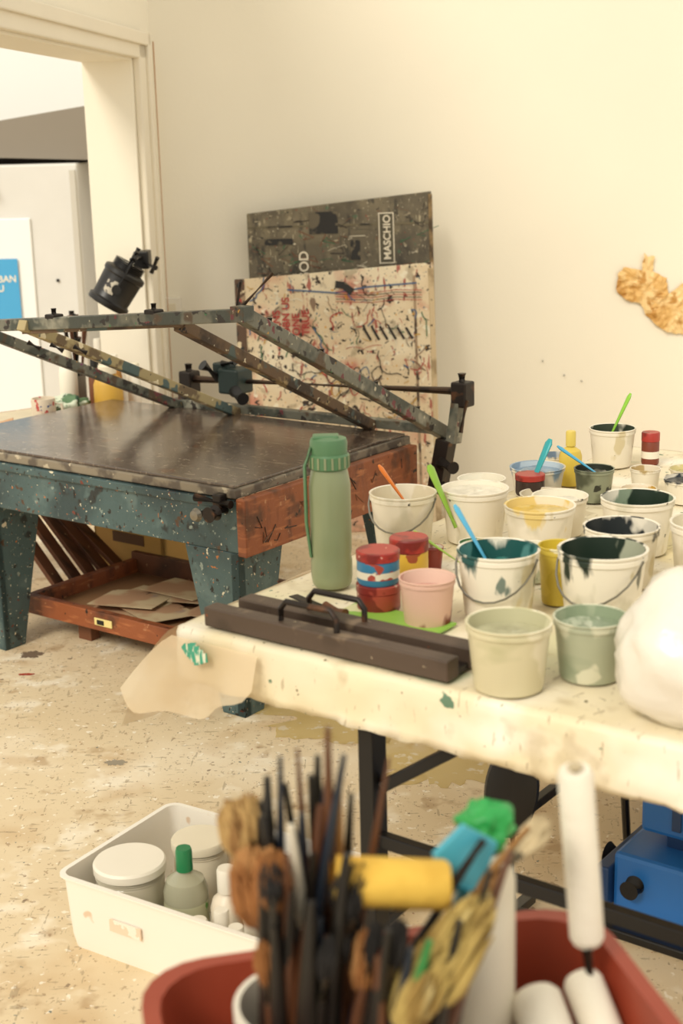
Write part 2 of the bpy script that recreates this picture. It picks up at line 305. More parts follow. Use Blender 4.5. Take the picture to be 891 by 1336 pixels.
for i in range(20):
    yy=R.uniform(.03,.75); zz=R.uniform(.5,.63); 
    sweep(P,'scribble_%d'%i,[(x1+.021,yy,zz),(x1+.021,yy+R.uniform(-.04,.04),zz+R.uniform(-.05,.03)),(x1+.021,yy+R.uniform(-.03,.06),zz-R.uniform(0,.04))],R.uniform(.0008,.002),R.choice([strokes[1],strokes[5],strokes[1]]),6)
cyl(P,'knob_shaft',(-.03,-.01,.615),(-.03,-.06,.615),.012,iron); cyl(P,'knob',(-.03,-.05,.615),(-.03,-.08,.615),.022,iron)
cyl(P,'knob_2_shaft',(-.10,-.01,.60),(-.10,-.05,.60),.01,iron); lathe(P,'knob_2',[(0,0),(.014,.002),(.02,.012),(.014,.024),(0,.026)],M('worn_steel','8a8478',.35,.7),(-.10,-.04,.60),(math.pi/2,0,0))
cyl(P,'lock_bar',(-.13,-.02,.64),(0,-.02,.635),.012,iron); box(P,'lock_block',(-.06,-.03,.62),(-.03,.0,.66),iron,.004)
cyl(P,'hinge_rod',(-.99,.9,.775),(.2,.9,.825),.014,rust); 
for xx,zz in ((-.99,.775),(.17,.825)):
    box(P,'rod_clamp',(xx-.025,.87,zz-.05),(xx+.03,.93,zz+.03),iron,.006)
    cyl(P,'rod_clamp_knob',(xx,.9,zz+.02),(xx,.9,zz+.055),.014,iron)
beam(P,'rod_post_right',(.165,.9,.83),(.15,.88,.66),.05,.03,tealf)
beam(P,'rod_post_lower',(.13,.87,.67),(.10,.86,.50),.05,.05,iron)
cyl(P,'rod_post_knob',(.13,.84,.60),(.2,.80,.60),.02,iron); cyl(P,'rod_post_bolt',(.12,.85,.53),(.17,.8,.53),.014,iron)
cyl(P,'rod_post_screw',(.2,.88,.80),(.19,.86,.70),.007,rust)
beam(P,'rod_post_left',(-1.0,.9,.78),(-1.0,.87,.66),.04,.03,iron)
ct=M('clamp_teal','1f302d',.45)
box(P,'clamp_block',(-.80,.84,.745),(-.71,.93,.835),ct,.008)
cyl(P,'clamp_knob',(-.72,.84,.76),(-.65,.80,.745),.022,black); cyl(P,'clamp_knob_2',(-.81,.86,.80),(-.83,.80,.85),.02,black); cyl(P,'clamp_arm',(-.79,.86,.85),(-.73,.86,.86),.012,black)
box(P,'clamp_wedge',(-.84,.86,.79),(-.76,.90,.85),ct,.006)
def arm(nm,x,ya,za,yb,zb,wd,ht,mt): beam(P,nm,(x,ya,za),(x,yb,zb),wd,ht,mt,.003)
arm('frame_arm_right',.10,-.06,1.165,.90,.685,.035,.042,tealf)
arm('inner_arm_right',-.154,-.02,1.118,.86,.69,.04,.034,woods)
arm('inner_arm_right_rail',-.185,-.02,1.125,.86,.70,.02,.02,tealf)
arm('inner_arm_left',-.73,-.08,1.095,.86,.68,.035,.032,M('pale_frame','a8986f',.6,layers=[('6d5b42',12,.52,(1,1,1),.05),('4f6260',9,.56),('e3d6b4',20,.62),('2a2320',40,.68)]))
arm('frame_arm_left',-1.006,-.04,1.07,.88,.672,.035,.032,tealf)
beam(P,'frame_front_bar',(.115,-.05,1.162),(-1.35,-.05,1.045),.04,.034,tealf,.003)
beam(P,'frame_back_bar',(.1,.875,.70),(-1.05,.875,.69),.035,.03,tealf,.003)
beam(P,'inner_front_bar',(-.14,-.02,1.125),(-.75,-.05,1.075),.03,.02,woods,.002)
beam(P,'frame_corner_post',(.10,-.055,1.145),(.10,-.055,1.185),.045,.045,tealf)
for xx in (-.22,-.62,-1.0):
    zz=1.162+(xx-.115)*.0799; box(P,'frame_clip',(xx-.02,-.07,zz+.010),(xx+.02,-.03,zz+.026),iron,.004); cyl(P,'frame_clip_bolt',(xx,-.05,zz+.02),(xx,-.05,zz+.042),.008,iron)
cyl(P,'frame_pin',(.08,-.03,1.18),(.12,.05,1.26),.005,rust); cyl(P,'frame_pin_2',(.06,-.03,1.17),(.06,-.01,1.24),.004,rust)
for t in (.12,.35,.62,.85):
    yy=-.06+.96*t; zz=1.165-.48*t; cyl(P,'arm_bolt',(.10,yy,zz+.02),(.10,yy,zz+.035),.008,iron)
for xx in (-.6,-.7,-.8): cyl(P,'wing_screw',(xx,.0,1.03),(xx+.03,.02,1.01),.008,iron)
box(P,'shelf_front',(-1.12,.17,.07),(-.12,.20,.135),orw,.003); box(P,'shelf_back',(-1.12,.68,.07),(-.12,.71,.16),dkw,.003)
box(P,'shelf_side_left',(-1.12,.2,.07),(-1.09,.68,.135),orw,.003); box(P,'shelf_side_right',(-.15,.2,.07),(-.12,.68,.135),orw,.003)
box(P,'shelf_bottom',(-1.10,.19,.07),(-.13,.69,.085),M('shelf_bottom','8f6a48',.7,var=.2))
for xx in (-.92,-.25):
    for yy in (.22,.64): box(P,'shelf_foot',(xx,yy,0),(xx+.06,yy+.04,.07),dkw,.002)
box(P,'spirit_level_vial',(-.78,.165,.09),(-.70,.17,.115),M('level_yellow','e2d08a',.5),.002); box(P,'vial_window',(-.765,.162,.095),(-.735,.166,.11),black,.001)
pp=M('paper_scraps','c4b08c',.8,layers=[('8c8f92',9,.6,(1,1,1),.05),('b08a6a',6,.5,(1,1,1),.1),('5a3a28',14,.64)])
for i in range(9):
    a=R.uniform(-.6,.6); box(P,'paper_%d'%i,(-.12,-.09,0),(.12,.09,.002),pp,loc=(R.uniform(-.9,-.35),R.uniform(.3,.58),.09+i*.003),rot=(R.uniform(-.05,.05),R.uniform(-.05,.05),a))
pk=G('leaning_wood_planks',(-1.30,4.95,0),0)
for i,(dx,l) in enumerate(((0,.62),(.07,.6),(.13,.58),(.19,.5),(.26,.42))):
    beam(pk,'plank_%d'%i,(dx+.32,.02*i-.1,.02),(dx-.05,.02*i+.1,l*.85),.05,.018,R.choice([dkw,orw,dkw]))
cr=G('yellow_crate',(-.93,5.14,0),-37); ym=M('crate_yellow','b8904a',.7,var=.15)
for nm,a,b in (('front',(0,0,0),(.36,.02,.30)),('back',(0,.25,0),(.36,.27,.30)),('left',(0,0,0),(.02,.27,.30)),('right',(.34,0,0),(.36,.27,.30)),('base',(0,0,0),(.36,.27,.02))): box(cr,nm,a,b,ym,.004)
box(cr,'slot',(.10,-.003,.18),(.26,0,.22),M('crate_dark','5a3d22',.7),.003)
tb=G('black_tool_box',(-.38,5.22,0),-37); box(tb,'body',(-.10,-.07,0),(.10,.07,.16),black,.01); cyl(tb,'grip',(-.05,0,.20),(.05,0,.20),.01,black); cyl(tb,'post_1',(-.05,0,.15),(-.05,0,.2),.008,black); cyl(tb,'post_2',(.05,0,.15),(.05,0,.2),.008,black)
# ------------------------------------------------------------------ side bench
ang=math.degrees(math.atan2(.36,.517))
B=G('wooden_side_bench',(-1.217,5.0,0),ang)
box(B,'top',(-.5,0,.575),(.63,.42,.61),bench,.004); box(B,'apron',(-.5,.01,.47),(.61,.035,.575),bench,.003); box(B,'apron_end',(.59,.03,.47),(.61,.4,.575),bench,.003)
box(B,'cover_paper',(-.45,.005,.6095),(.40,.40,.611),M('bench_paper','ddd0b4',.8,var=.15,vscale=9))
for xx in (-.45,.54):
    for yy in (.02,.35): box(B,'leg_%d%d'%(xx>0,yy>.1),(xx,yy,0),(xx+.05,yy+.05,.575),bench,.003)
ca,sa=math.cos(math.radians(ang)),math.sin(math.radians(ang))
def BW(x,y,z=.612): return (-1.217+ca*x-sa*y,5.0+sa*x+ca*y,z)
def bottle(name,loc,r,h,mat,capm,neck=.35,caph=.2,label=None):
    g=G(name,loc); b=h*(1-caph)
    lathe(g,'body',[(0,0),(r*.92,0),(r,r*.15),(r,b*.72),(r*.85,b*.85),(r*neck,b*.95),(r*neck,b)],mat)
    lathe(g,'cap',[(r*neck*1.25,b*.97),(r*neck*1.25,h*.97),(r*neck*1.1,h),(0,h)],capm)
    if label: lathe(g,'label',[(r*1.01,b*.2),(r*1.01,b*.6)],label)
    return g
def mug(name,loc,r,h,mat):
    g=G(name,loc); lathe(g,'cup_body',[(0,0),(r*.9,0),(r,.01),(r,h),(r*.9,h),(r*.88,h*.3),(0,h*.28)],mat)
    sweep(g,'handle',[(r*.95,0,h*.8),(r*1.5,0,h*.75),(r*1.6,0,h*.45),(r*1.4,0,h*.22),(r*.95,0,h*.2)],.006,mat,8)
    return g
mug('painted_mug',BW(.20,.06),.044,.095,M('mug_white','dfd2bc',.4,layers=[('c0504a',40,.62),('4a5f8c',34,.66)]))
cl=G('green_cloth',BW(.32,.14)); blob(cl,'heap',(.085,.07),.045,M('green_cloth','5f7d5c',.9,layers=[('cfd6c0',12,.52),('2f4a38',16,.58)]),seed=3,amp=.5)
bottle('ochre_bottle',BW(.47,.07),.055,.19,M('ochre','cba040',.5),cream,.5,.15)
bottle('white_spray_bottle',BW(.40,.27),.035,.25,whitep,cream,.4,.2); bottle('amber_bottle',BW(.55,.17),.028,.21,M('amber','a8742c',.3),whitep,.4,.2)
bottle('white_jar_bottle',BW(.59,.09),.026,.18,whitep,cream,.7,.2); bottle('white_glue_bottle',BW(.54,.29),.03,.26,cream,whitep,.4,.2)
bottle('brown_ink_bottle',BW(.48,.20),.026,.21,M('ink_brown','7a4a30',.4),black,.5,.2); bottle('white_small_bottle',BW(.60,.22),.022,.17,whitep,cream,.6,.2)
bj=G('bench_brush_jar',BW(.46,.34)); lathe(bj,'jar',[(0,0),(.04,0),(.042,.01),(.042,.12),(.038,.12),(.036,.01)],M('jar_grey','8a8478',.4))
for k in range(9): cyl(bj,'brush_%d'%k,(R.uniform(-.02,.02),R.uniform(-.02,.02),.02),(R.uniform(-.06,.06),R.uniform(-.04,.04),R.uniform(.26,.38)),.006,R.choice([dkw,black,iron]),.011,8)
rl=G('wooden_roller',BW(.0,.06,.633)); cyl(rl,'roller',(-.06,0,0),(.07,.02,.0),.022,M('roller_pale','c99c74',.6)); cyl(rl,'handle',(-.12,-.01,0),(-.06,0,0),.008,dkw)
rg=G('white_rag',BW(-.12,.24)); blob(rg,'heap',(.10,.09),.06,whitep,seed=5,amp=.5)
# black clamp lamp on the door trim
hc=G('black_clamp_lamp',(-.840,5.52,1.075),0)
ax=Vector((.42,.05,.66)).normalized(); q=Vector((0,0,1)).rotation_difference(ax).to_euler(); o0=-ax*.085
lathe(hc,'housing',[(.060,.004),(.080,.0),(.083,.006),(.083,.022),(.076,.026),(.074,.03),(.078,.125),(.083,.13),(.083,.145),(.078,.15),(.058,.158),(.05,.175),(0,.178)],black,o0,q)
lathe(hc,'inner_reflector',[(.064,.004),(.06,.03),(.03,.07),(0,.075)],M('lamp_inner','3a332e',.3,.6),o0,q)
s1,t1=frame(ax)
lp=[]
for k in range(7):
    dv=(Vector((-.55+.10*k,-.85,0))); dv=(dv-ax*dv.dot(ax)).normalized()
    lp+=[o0+ax*.05+dv*.0772,o0+ax*.105+dv*.0785]
mesh('label',lp,[(2*k,2*k+2,2*k+3,2*k+1) for k in range(6)],M('lamp_label','bdb4a2',.4,layers=[('2c2826',60,.56)]),hc)
for k in range(5):
    zc=.155+.007*k; lathe(hc,'fin_%d'%k,[(.03,zc),(.062,zc),(.062,zc+.003),(.03,zc+.003)],blackm,o0,q)
for sg in (-1,1): beam(hc,'yoke_%d'%sg,o0+ax*.08+s1*.085*sg,o0+ax*.22+s1*.06*sg,.02,.006,blackm)
beam(hc,'yoke_bridge',o0+ax*.22-s1*.065,o0+ax*.22+s1*.065,.02,.008,blackm); cyl(hc,'yoke_knob',o0+ax*.08+s1*.085,o0+ax*.08+s1*.115,.018,black)
cyl(hc,'clamp_arm',o0+ax*.20,(.075,.20,.10),.012,blackm); box(hc,'clamp_jaw',(.045,.15,.05),(.105,.25,.12),black,.006); cyl(hc,'clamp_screw',(.07,.19,.08),(.14,.08,.06),.010,blackm); cyl(hc,'clamp_lever',(.12,.10,.04),(.15,.08,.10),.009,black)
for k in range(4): cyl(hc,'fitting_%d'%k,o0+ax*.17+s1*(.03*k-.05),o0+ax*R.uniform(.21,.25)+s1*(.045*k-.06),.010,R.choice([black,blackm]))
# ------------------------------------------------------------------ paint table
def T(lx,ly,z=.754): return (-.26+.7986*lx+.6018*ly, 2.40-.6018*lx+.7986*ly, z)
TB=G('folding_table',(-.26,2.40,0),-37)
tlx0,tlx1,tly0,tly1=-.05,1.55,0,1.82
box(TB,'top',(tlx0+.01,.012,.71),(tlx1,tly1,.742),M('table_top','d9ccb0',.5),.004)
for xx in (.34,1.40):
    for yy in (.05,1.70):
        beam(TB,'leg',(xx,yy,0),(xx,yy,.71),.042,.03,blackm)
beam(TB,'crossbar_front',(.34,.05,.42),(1.40,.05,.42),.02,.025,blackm); beam(TB,'crossbar_back',(.34,1.7,.42),(1.4,1.7,.42),.02,.025,blackm)
beam(TB,'brace',(.36,.05,.52),(.62,.10,.70),.02,.02,blackm); beam(TB,'brace_2',(.36,1.7,.52),(.62,1.7,.70),.02,.02,blackm)
beam(TB,'crossbar_side',(.34,.05,.25),(.34,1.7,.25),.02,.02,blackm)
sheet=M('table_cover','e6dabd',.5,layers=[('dbcb9c',2.5,.48,(1,1,1),.25,.8),('f3ecdb',5,.52,(1,1,1),.15),('dcc878',2.2,.58,(1,1,1),.15,.55),('c6c79a',3.2,.58,(1,1,1),.1,.6),('86a07c',6,.65,(1,1,1),.06,.6),('b09c76',12,.58,(1,1,1),.10,.45),('5f7d64',26,.71),('6b6040',60,.71),('8a7450',30,.65,(4,1,1),.03,.45)],bump=.4,bscale=9)
nx,ny=120,120; v=[];f=[]; skirt=.100
us=[-skirt,-.085,-.065,-.045,-.025,-.010]+[tly1*(i/ny)**1.0 for i in range(ny+1)]
def creas(x,y): return .0035*abs(mn.noise(Vector((x*6,y*6,0))))+.002*abs(mn.noise(Vector((x*15,y*15,3))))
for yv in us:
    for i in range(nx+1):
        xv=tlx0+(tlx1-tlx0)*i/nx
        if yv<0:
            k=-yv/skirt; wob=.012*mn.noise(Vector((xv*7,1,0)))+.009*mn.noise(Vector((xv*19,k*2,0)))
            z=.748+yv; y=-.004-abs(wob)*k*1.8-.003*k+.003*mn.noise(Vector((xv*30,k*6,5)))
            if yv<=-skirt: z+=.014*mn.noise(Vector((xv*5,7,0)))+.006*mn.noise(Vector((xv*22,7,0)))
        else: z=.7465+creas(xv,yv); y=yv
        v.append((xv,y,z))
W_=nx+1
for j in range(len(us)-1):
    for i in range(nx): f.append((j*W_+i,j*W_+i+1,(j+1)*W_+i+1,(j+1)*W_+i))
mesh('cover_sheet',v,f,sheet,TB,smooth=True,solid=.001)
plas=M('drape_plastic','e6d2b0',.3,alpha=.62,layers=[('f2e6cc',4,.5,(1,1,1),.2)],bump=.35,bscale=12)
v=[];f=[];n=30;m=12
for i in range(n+1):
    s=i/n; y=-.004+.60*s
    for j in range(m+1):
        t=j/m; out=(.13+.03*math.sin(s*10))*t**.7*(1-.35*s)+.010*math.sin(s*21)*t+.006*mn.noise(Vector((s*6,t*5,2)))
        dz=(.19+.060*math.sin(s*7+.6))*t**1.2*(1-.45*s)+.010*math.sin(s*9+t*5)*t
        v.append((tlx0-out,y-.03*t,.748-dz))
for i in range(n):
    for j in range(m): f.append((i*(m+1)+j,i*(m+1)+j+1,(i+1)*(m+1)+j+1,(i+1)*(m+1)+j))
mesh('cover_drape',v,f,plas,TB,smooth=True)
v=[];f=[];n=20;m=8
for i in range(n+1):
    s=i/n
    for j in range(m+1):
        t=j/m; x=tlx0-.13*(1-s)*t**.8+.20*s; dr=(.21*(1-s)**.7*(1-.40*(1-s)**3)+.05*s+.01*math.sin(s*14))
        v.append((x,-.018-.018*math.sin(s*9)*t-.012*t,.735-dr*t))
for i in range(n):
    for j in range(m): f.append((i*(m+1)+j,i*(m+1)+j+1,(i+1)*(m+1)+j+1,(i+1)*(m+1)+j))
mesh('cover_front_drape',v,f,plas,TB,smooth=True)
gs=M('smear_green','3fa084',.5,layers=[('dfe0c8',40,.52,(3,1,1),.06)])
for k in range(7):
    beam(TB,'green_smear_%d'%k,(-.02+.010*k,-.022-.002*k,.735-.004*abs(k-3)),(-.005+.008*k,-.023-.002*k,.695+.004*abs(k-3)),.002,.013,gs,0)
BR=G('magnet_bar_with_handles',T(0,0,.752),-37)
box(BR,'bar_front',(.0,.015,0),(.515,.05,.036),barm,.003); box(BR,'bar_back',(.02,.085,0),(.515,.125,.036),barm,.003); box(BR,'bar_web',(.02,.05,0),(.51,.085,.012),iron,.001)
for y,a,b in ((.032,.165,.285),(.105,.17,.29)):
    sweep(BR,'handle',[(a,y,.03),(a,y,.058),(a+.012,y,.072),(b-.012,y,.072),(b,y,.058),(b,y,.03)],.0055,iron,10)
gb=G('green_water_bottle',T(.05,.33)); gm=M('bottle_green','858e6a',.35,layers=[('929c78',3,.5,(1,1,1),.2)],coat=.2); gd=M('bottle_cap_green','527a54',.4)
lathe(gb,'body',[(0,0),(.034,0),(.038,.006),(.040,.02),(.040,.05),(.038,.06),(.0395,.07),(.040,.20),(.036,.225),(.033,.235),(.033,.24)],gm)
lathe(gb,'collar',[(.036,.232),(.039,.235),(.039,.258),(.036,.262)],gd); lathe(gb,'cap',[(.035,.258),(.036,.282),(.034,.29),(.02,.294),(0,.294)],gd)
for k in range(18):
    a=k/18*6.28; box(gb,'grip_%d'%k,(.036,-.002,.236),(.0405,.002,.258),gm,rot=(0,0,a))
sweep(gb,'strap',[(-.034,-.012,.275),(-.046,-.014,.24),(-.046,-.014,.13),(-.039,-.01,.06)],[.006,.007,.007,.006],gd,8,.5)
box(gb,'cap_lid',(-.03,-.015,.288),(.02,.015,.297),gd,.003)
TN=[0]
def tub(name,lx,ly,r,h,wall,paint,fill=.72,handle=False,z=.752,stain=None,taper=.82,mess=.17,swirl=None):
    TN[0]+=1; k=TN[0]
    g=G(name,T(lx,ly,z)); az=R.uniform(0,6)
    if wall is None:
        wall=M('tub_shell_%d'%k,'e9e1cf',.4,layers=[('d0c6ae',6,.56,(1,1,1),.1),('bfb9a0',14,.58,(1,1,.5),.08,.6),(paint,20,.67,(1,1,.5),.03,.8),('3a3a34',50,.71),('c9b98a',14,.64,(1,1,.6),.04,.7)],rim=[(paint,h*.35,h,mess,14),('efe8d8',h*.6,h*1.1,.1,22)])
    lathe(g,'shell',[(0,0),(r*taper*.97,0),(r*taper,.004),(r*.96,h*.86),(r*1.0,h*.87),(r*1.0,h*.93),(r*.97,h*.95),(r*1.01,h*.96),(r*1.02,h*.99),(r*.99,h),(r*.95,h*.985)],wall,rot=(0,0,az))
    inn=M('smear_%d'%k,paint,.35,layers=[(stain or 'e6dfcd',10,.54,(1,1,.7),.03,.85)],rim=[('e9e1cf',h*.75,h*1.05,.16,12)])
    ri=r*(taper+(1-taper)*fill)*.955
    lathe(g,'inner_surface',[(r*.955,h*.985),(ri,h*fill)],inn,rot=(0,0,az))
    disk(g,'paint',ri,h*fill,M('paint_%d'%k,paint,.22,var=.25,vscale=25,layers=[(swirl,12,.54,(1,2,1),.05,.8)] if swirl else (),bump=.3,bscale=25),amp=.005,rot=(0,0,az))
    if handle:
        sweep(g,'handle',[(r*1.02*math.cos(a),-.004-r*1.05*math.sin(a)*.9,h*.9-abs(math.sin(a))*h*.55) for a in [math.pi*k/12 for k in range(13)]],.0022,M('wire','8d8a80',.3,.9),6)
        g.rotation_euler=(0,0,R.uniform(0,6))
    return g
tg=M('tub_clear_green','d0c8a6',.35,layers=[('bdb892',5,.52,(1,1,2),.06),('e2dac0',9,.6,(1,1,1),.05)],rim=[('dfd8bc',.06,.1,.20,14)])
tg2=M('tub_clear_sage','a6ab92',.35,layers=[('8d977e',5,.5,(1,1,2),.06),('cfceb6',9,.61)],rim=[('c8c8b0',.06,.1,.20,14)])
tp=M('tub_pink','dcb3a0',.35,layers=[('e9cdbb',6,.6)],rim=[('7a1f22',.07,-.01,.34,16)])
tdk=M('tub_dark','565a48',.35,layers=[('8a8f78',9,.55,(1,1,1),.05),('2a2c24',16,.6)])
tub('white_paint_tub',.0,.65,.071,.115,None,'dcd2b8',.6,True,swirl='a09a86'); tub('white_paint_tub',.11,.76,.072,.115,None,'efe8d6',.9,mess=.05)
tub('teal_paint_tub',.41,.35,.0735,.125,None,'1f5350',.72,True,stain='5a8f8c',swirl='3f7f78')
tub('yellow_paint_tub',.29,.72,.072,.11,None,'dfc67e',.84,swirl='cfae52')
tub('black_paint_tub',.58,.42,.078,.135,None,'1f2e24',.60,True,mess=.15,stain='b8bca4',swirl='4a6a54')
tub('dark_green_paint_tub',.44,.86,.075,.115,None,'1a2c20',.55,mess=.14,stain='8f9f88',swirl='5a7a60'); tub('black_paint_tub',.51,.64,.072,.115,None,'22282a',.7,mess=.15,swirl='c8c4b4')
tub('light_green_paint_tub',.60,.06,.067,.108,tg,'b9b696',.78,stain='d2ceb0',swirl='dcd8c0'); tub('sage_paint_tub',.685,.17,.059,.10,tg2,'8c9a80',.80,stain='a9b298',swirl='bcc2ac')
tub('pink_paint_tub',.33,.24,.050,.088,tp,'c99a8c',.7,stain='e4c8b8')
tub('white_paint_tub',.04,1.56,.060,.10,None,'3a4436',.7,mess=.1); tub('dark_olive_paint_tub',.17,1.20,.047,.078,tdk,'2a2f24',.85,stain='6a6f5a')
tub('white_paint_tub',.66,.70,.072,.13,None,'d9d0b8',.7); tub('white_paint_tub',.03,1.18,.066,.07,None,'8aa0b4',.8,stain='c8d4dc')
tub('small_red_tub',.15,.53,.024,.045,M('tub_red','8c3428',.4),'6b211c',.8)
tub('shallow_white_dish',.13,1.04,.060,.045,None,'cfc3a8',.5,taper=.7); tub('dark_lid_tub',.36,1.30,.055,.055,None,'2b3138',.85)
tub('yellow_green_tub',.465,.475,.038,.11,M('tub_yellow','cdb548',.4,layers=[('c0a83c',8,.55),('e9e0b8',12,.6)]),'c9b23c',.8)
tub('white_paint_tub',.58,1.05,.06,.10,None,'c9c9a8',.7); tub('cream_paint_tub',.80,.62,.070,.12,None,'d8cba8',.8)
tub('white_paint_tub',.24,.90,.06,.085,None,'e8e2d0',.8,mess=.08); tub('white_paint_tub',-.0,.97,.055,.08,None,'e9e4d4',.8,mess=.05)
tub('cream_paint_tub',.28,1.50,.05,.03,None,'d0c48c',.6,taper=.8)
tub('small_green_tub',.235,.56,.034,.06,None,'4f7a4a',.75); tub('small_ochre_tub',.33,1.10,.040,.07,None,'c0983c',.75)
tub('white_paint_tub',.40,1.42,.055,.09,None,'50684a',.7); tub('small_white_tub',-.02,1.36,.038,.06,None,'7a8a9a',.75)
tub('small_white_tub',.47,1.14,.045,.08,None,'2f4a44',.75); tub('small_white_tub',.24,1.33,.036,.06,None,'b8a070',.75); tub('small_cream_tub',.36,.57,.034,.07,None,'a8b090',.8)
def jar(name,lx,ly,r,h,body,lid,z=.752,band=None):
    g=G(name,T(lx,ly,z)); lathe(g,'body',[(0,0),(r*.94,0),(r,.005),(r,h*.7),(r*.92,h*.74)],body)
    lathe(g,'lid',[(r*.98,h*.72),(r*1.03,h*.73),(r*1.03,h*.97),(r*.97,h),(0,h)],lid)
    if band: lathe(g,'band',[(r*1.01,h*.2),(r*1.01,h*.42)],band)
    return g
redm=M('red_lid','a8342c',.4,layers=[('7a2420',14,.55,(1,1,1),.05),('d9a090',40,.7)]); maro=M('jar_maroon','7a2722',.35,layers=[('a8473a',12,.55),('c8a08a',36,.68)]); blum=M('jar_blue','3a7ba0',.4,layers=[('a8473a',14,.62),('d0c4b0',26,.66)])
jar('maroon_ink_jar',.21,.26,.040,.052,maro,maro); jar('blue_ink_jar',.21,.26,.039,.062,blum,redm,.805,M('band_white','e0d6c0',.5,layers=[('a8473a',20,.6)]))
jar('yellow_ink_jar',.17,.42,.037,.095,M('jar_yellow','d8b040',.4,layers=[('a05030',16,.62)]),redm); jar('small_red_jar',.12,1.62,.023,.085,M('jar_brown','7a3a28',.4),redm,band=whitep)
jar('flat_red_jar',.06,1.09,.034,.05,M('jar_dark','3a2a26',.4),redm,z=.775)
bottle('yellow_squeeze_bottle',T(.05,1.31,.752),.028,.135,M('bottle_yellow','d9be4e',.4),M('cap_yellow','e0c860',.4),.35,.25)
def spat(name,lx,ly,z,dx,dz,dy,col,w=.011):
    o=Vector(T(lx,ly,z)); g=G(name,o); d=Vector((dx,dy,dz)); m=M('spatula_'+col,col,.35)
    a=-d.normalized()*.05
    sweep(g,'handle',[a,a*.2,d*.5,d*.9,d],[w*.45,w*.5,w*.8,w*1.0,w*.5],m,12,.45)
    return g
spat('orange_spatula',.0,.65,.85,-.050,.075,.0,'e07a28',.011); spat('green_spatula',.09,.68,.84,-.035,.085,.02,'8cb83c',.014)
spat('teal_spatula',.06,1.10,.80,.045,.10,.02,'2aa0a8',.013); spat('blue_spatula',.17,1.20,.82,-.085,.06,.02,'4aa8d0',.009)
spat('lime_spatula',.04,1.56,.84,.045,.10,0,'8cc83c',.011); spat('sky_blue_spatula',.36,.38,.85,-.05,.09,.02,'5ab4dc',.010)
spat('yellow_green_spatula',.20,.50,.80,-.06,.045,.0,'9ac048',.008)
mt=G('green_tray',T(.24,.20,.752),-37); box(mt,'plate',(-.08,-.04,0),(.14,.06,.006),M('plate_green','8fc050',.4,var=.1,layers=[('d8d8a8',12,.6)]),.003)
pl=G('palette_knife',T(.10,.22,.756),-37); beam(pl,'blade',(-.06,0,.004),(.04,-.03,.004),.02,.003,iron); cyl(pl,'handle',(.04,-.03,.01),(.10,-.05,.012),.008,dkw)
bgp=G('white_plastic_bag',T(.90,.14,.750)); blob(bgp,'bag',(.145,.13),.125,M('bag_white','f5efe2',.25,bump=.5,bscale=14,trans=.15),seed=2,amp=.13,freq=1.8)
# ------------------------------------------------------------------ under the table
bm_=M('machine_blue','2a72c0',.4,var=.1); mdk=M('machine_dark','1d3d68',.4)
bl=G('blue_compressor',T(.60,.66,0),-37)
box(bl,'housing',(-.10,0,.02),(.13,.25,.17),bm_,.01); box(bl,'upper_housing',(-.07,.06,.20),(.35,.30,.34),bm_,.01); box(bl,'neck',(-.02,.08,.16),(.2,.25,.21),mdk,.004); box(bl,'base',(-.14,-.04,0),(.4,.3,.02),black,.004)
box(bl,'side_plate',(-.13,-.02,.05),(-.10,.2,.14),mdk,.004)
cyl(bl,'motor',(.20,.10,.10),(.40,.10,.10),.07,bm_); cyl(bl,'shaft',(-.16,.1,.10),(-.12,.1,.10),.03,blackm); cyl(bl,'knob',(-.05,-.03,.11),(-.05,0,.11),.02,blackm)
for k in range(5): box(bl,'fin_%d'%k,(.0+.05*k,.055,.22),(.02+.05*k,.06,.32),mdk,.002)
sweep(bl,'hose',[(.1,.1,.34),(.05,0,.38),(-.08,.05,.34),(-.15,.15,.25),(-.17,.22,.05),(-.12,.28,.02)],.009,black,8)
cbn=G('cable_tangle',T(.42,1.25,0))
for i in range(12):
    p0=[(R.uniform(-.2,.35),R.uniform(-.12,.15),R.uniform(.02,.16)) for k in range(6)]
    pts=[]
    for k in range(5):
        for s in (0,.25,.5,.75): pts.append(Vector(p0[k]).lerp(Vector(p0[k+1]),s)+Vector((0,0,.02*math.sin(s*6))))
    sweep(cbn,'cable_%d'%i,pts,.006,R.choice([black,black,M('cable_red','a03a30',.5),M('cable_brown','5a4a3a',.5)]),6)
bc=G('black_swivel_chair',(.325,2.60,0),-12)
pd=lathe(bc,'back_pad',[(0,-.012),(.030,-.014),(.048,-.008),(.052,0),(.048,.008),(.030,.014),(0,.012)],black,(0,0,.325),(math.radians(84),math.radians(6),0)); pd.scale=(1.05,1.95,1.2)
cyl(bc,'column',(0,.03,.03),(0,.03,.28),.012,blackm); 
for k in range(5):
    a=k*1.2566; beam(bc,'foot_%d'%k,(0,.03,.035),(.10*math.cos(a),.03+.10*math.sin(a),.02),.025,.02,blackm)
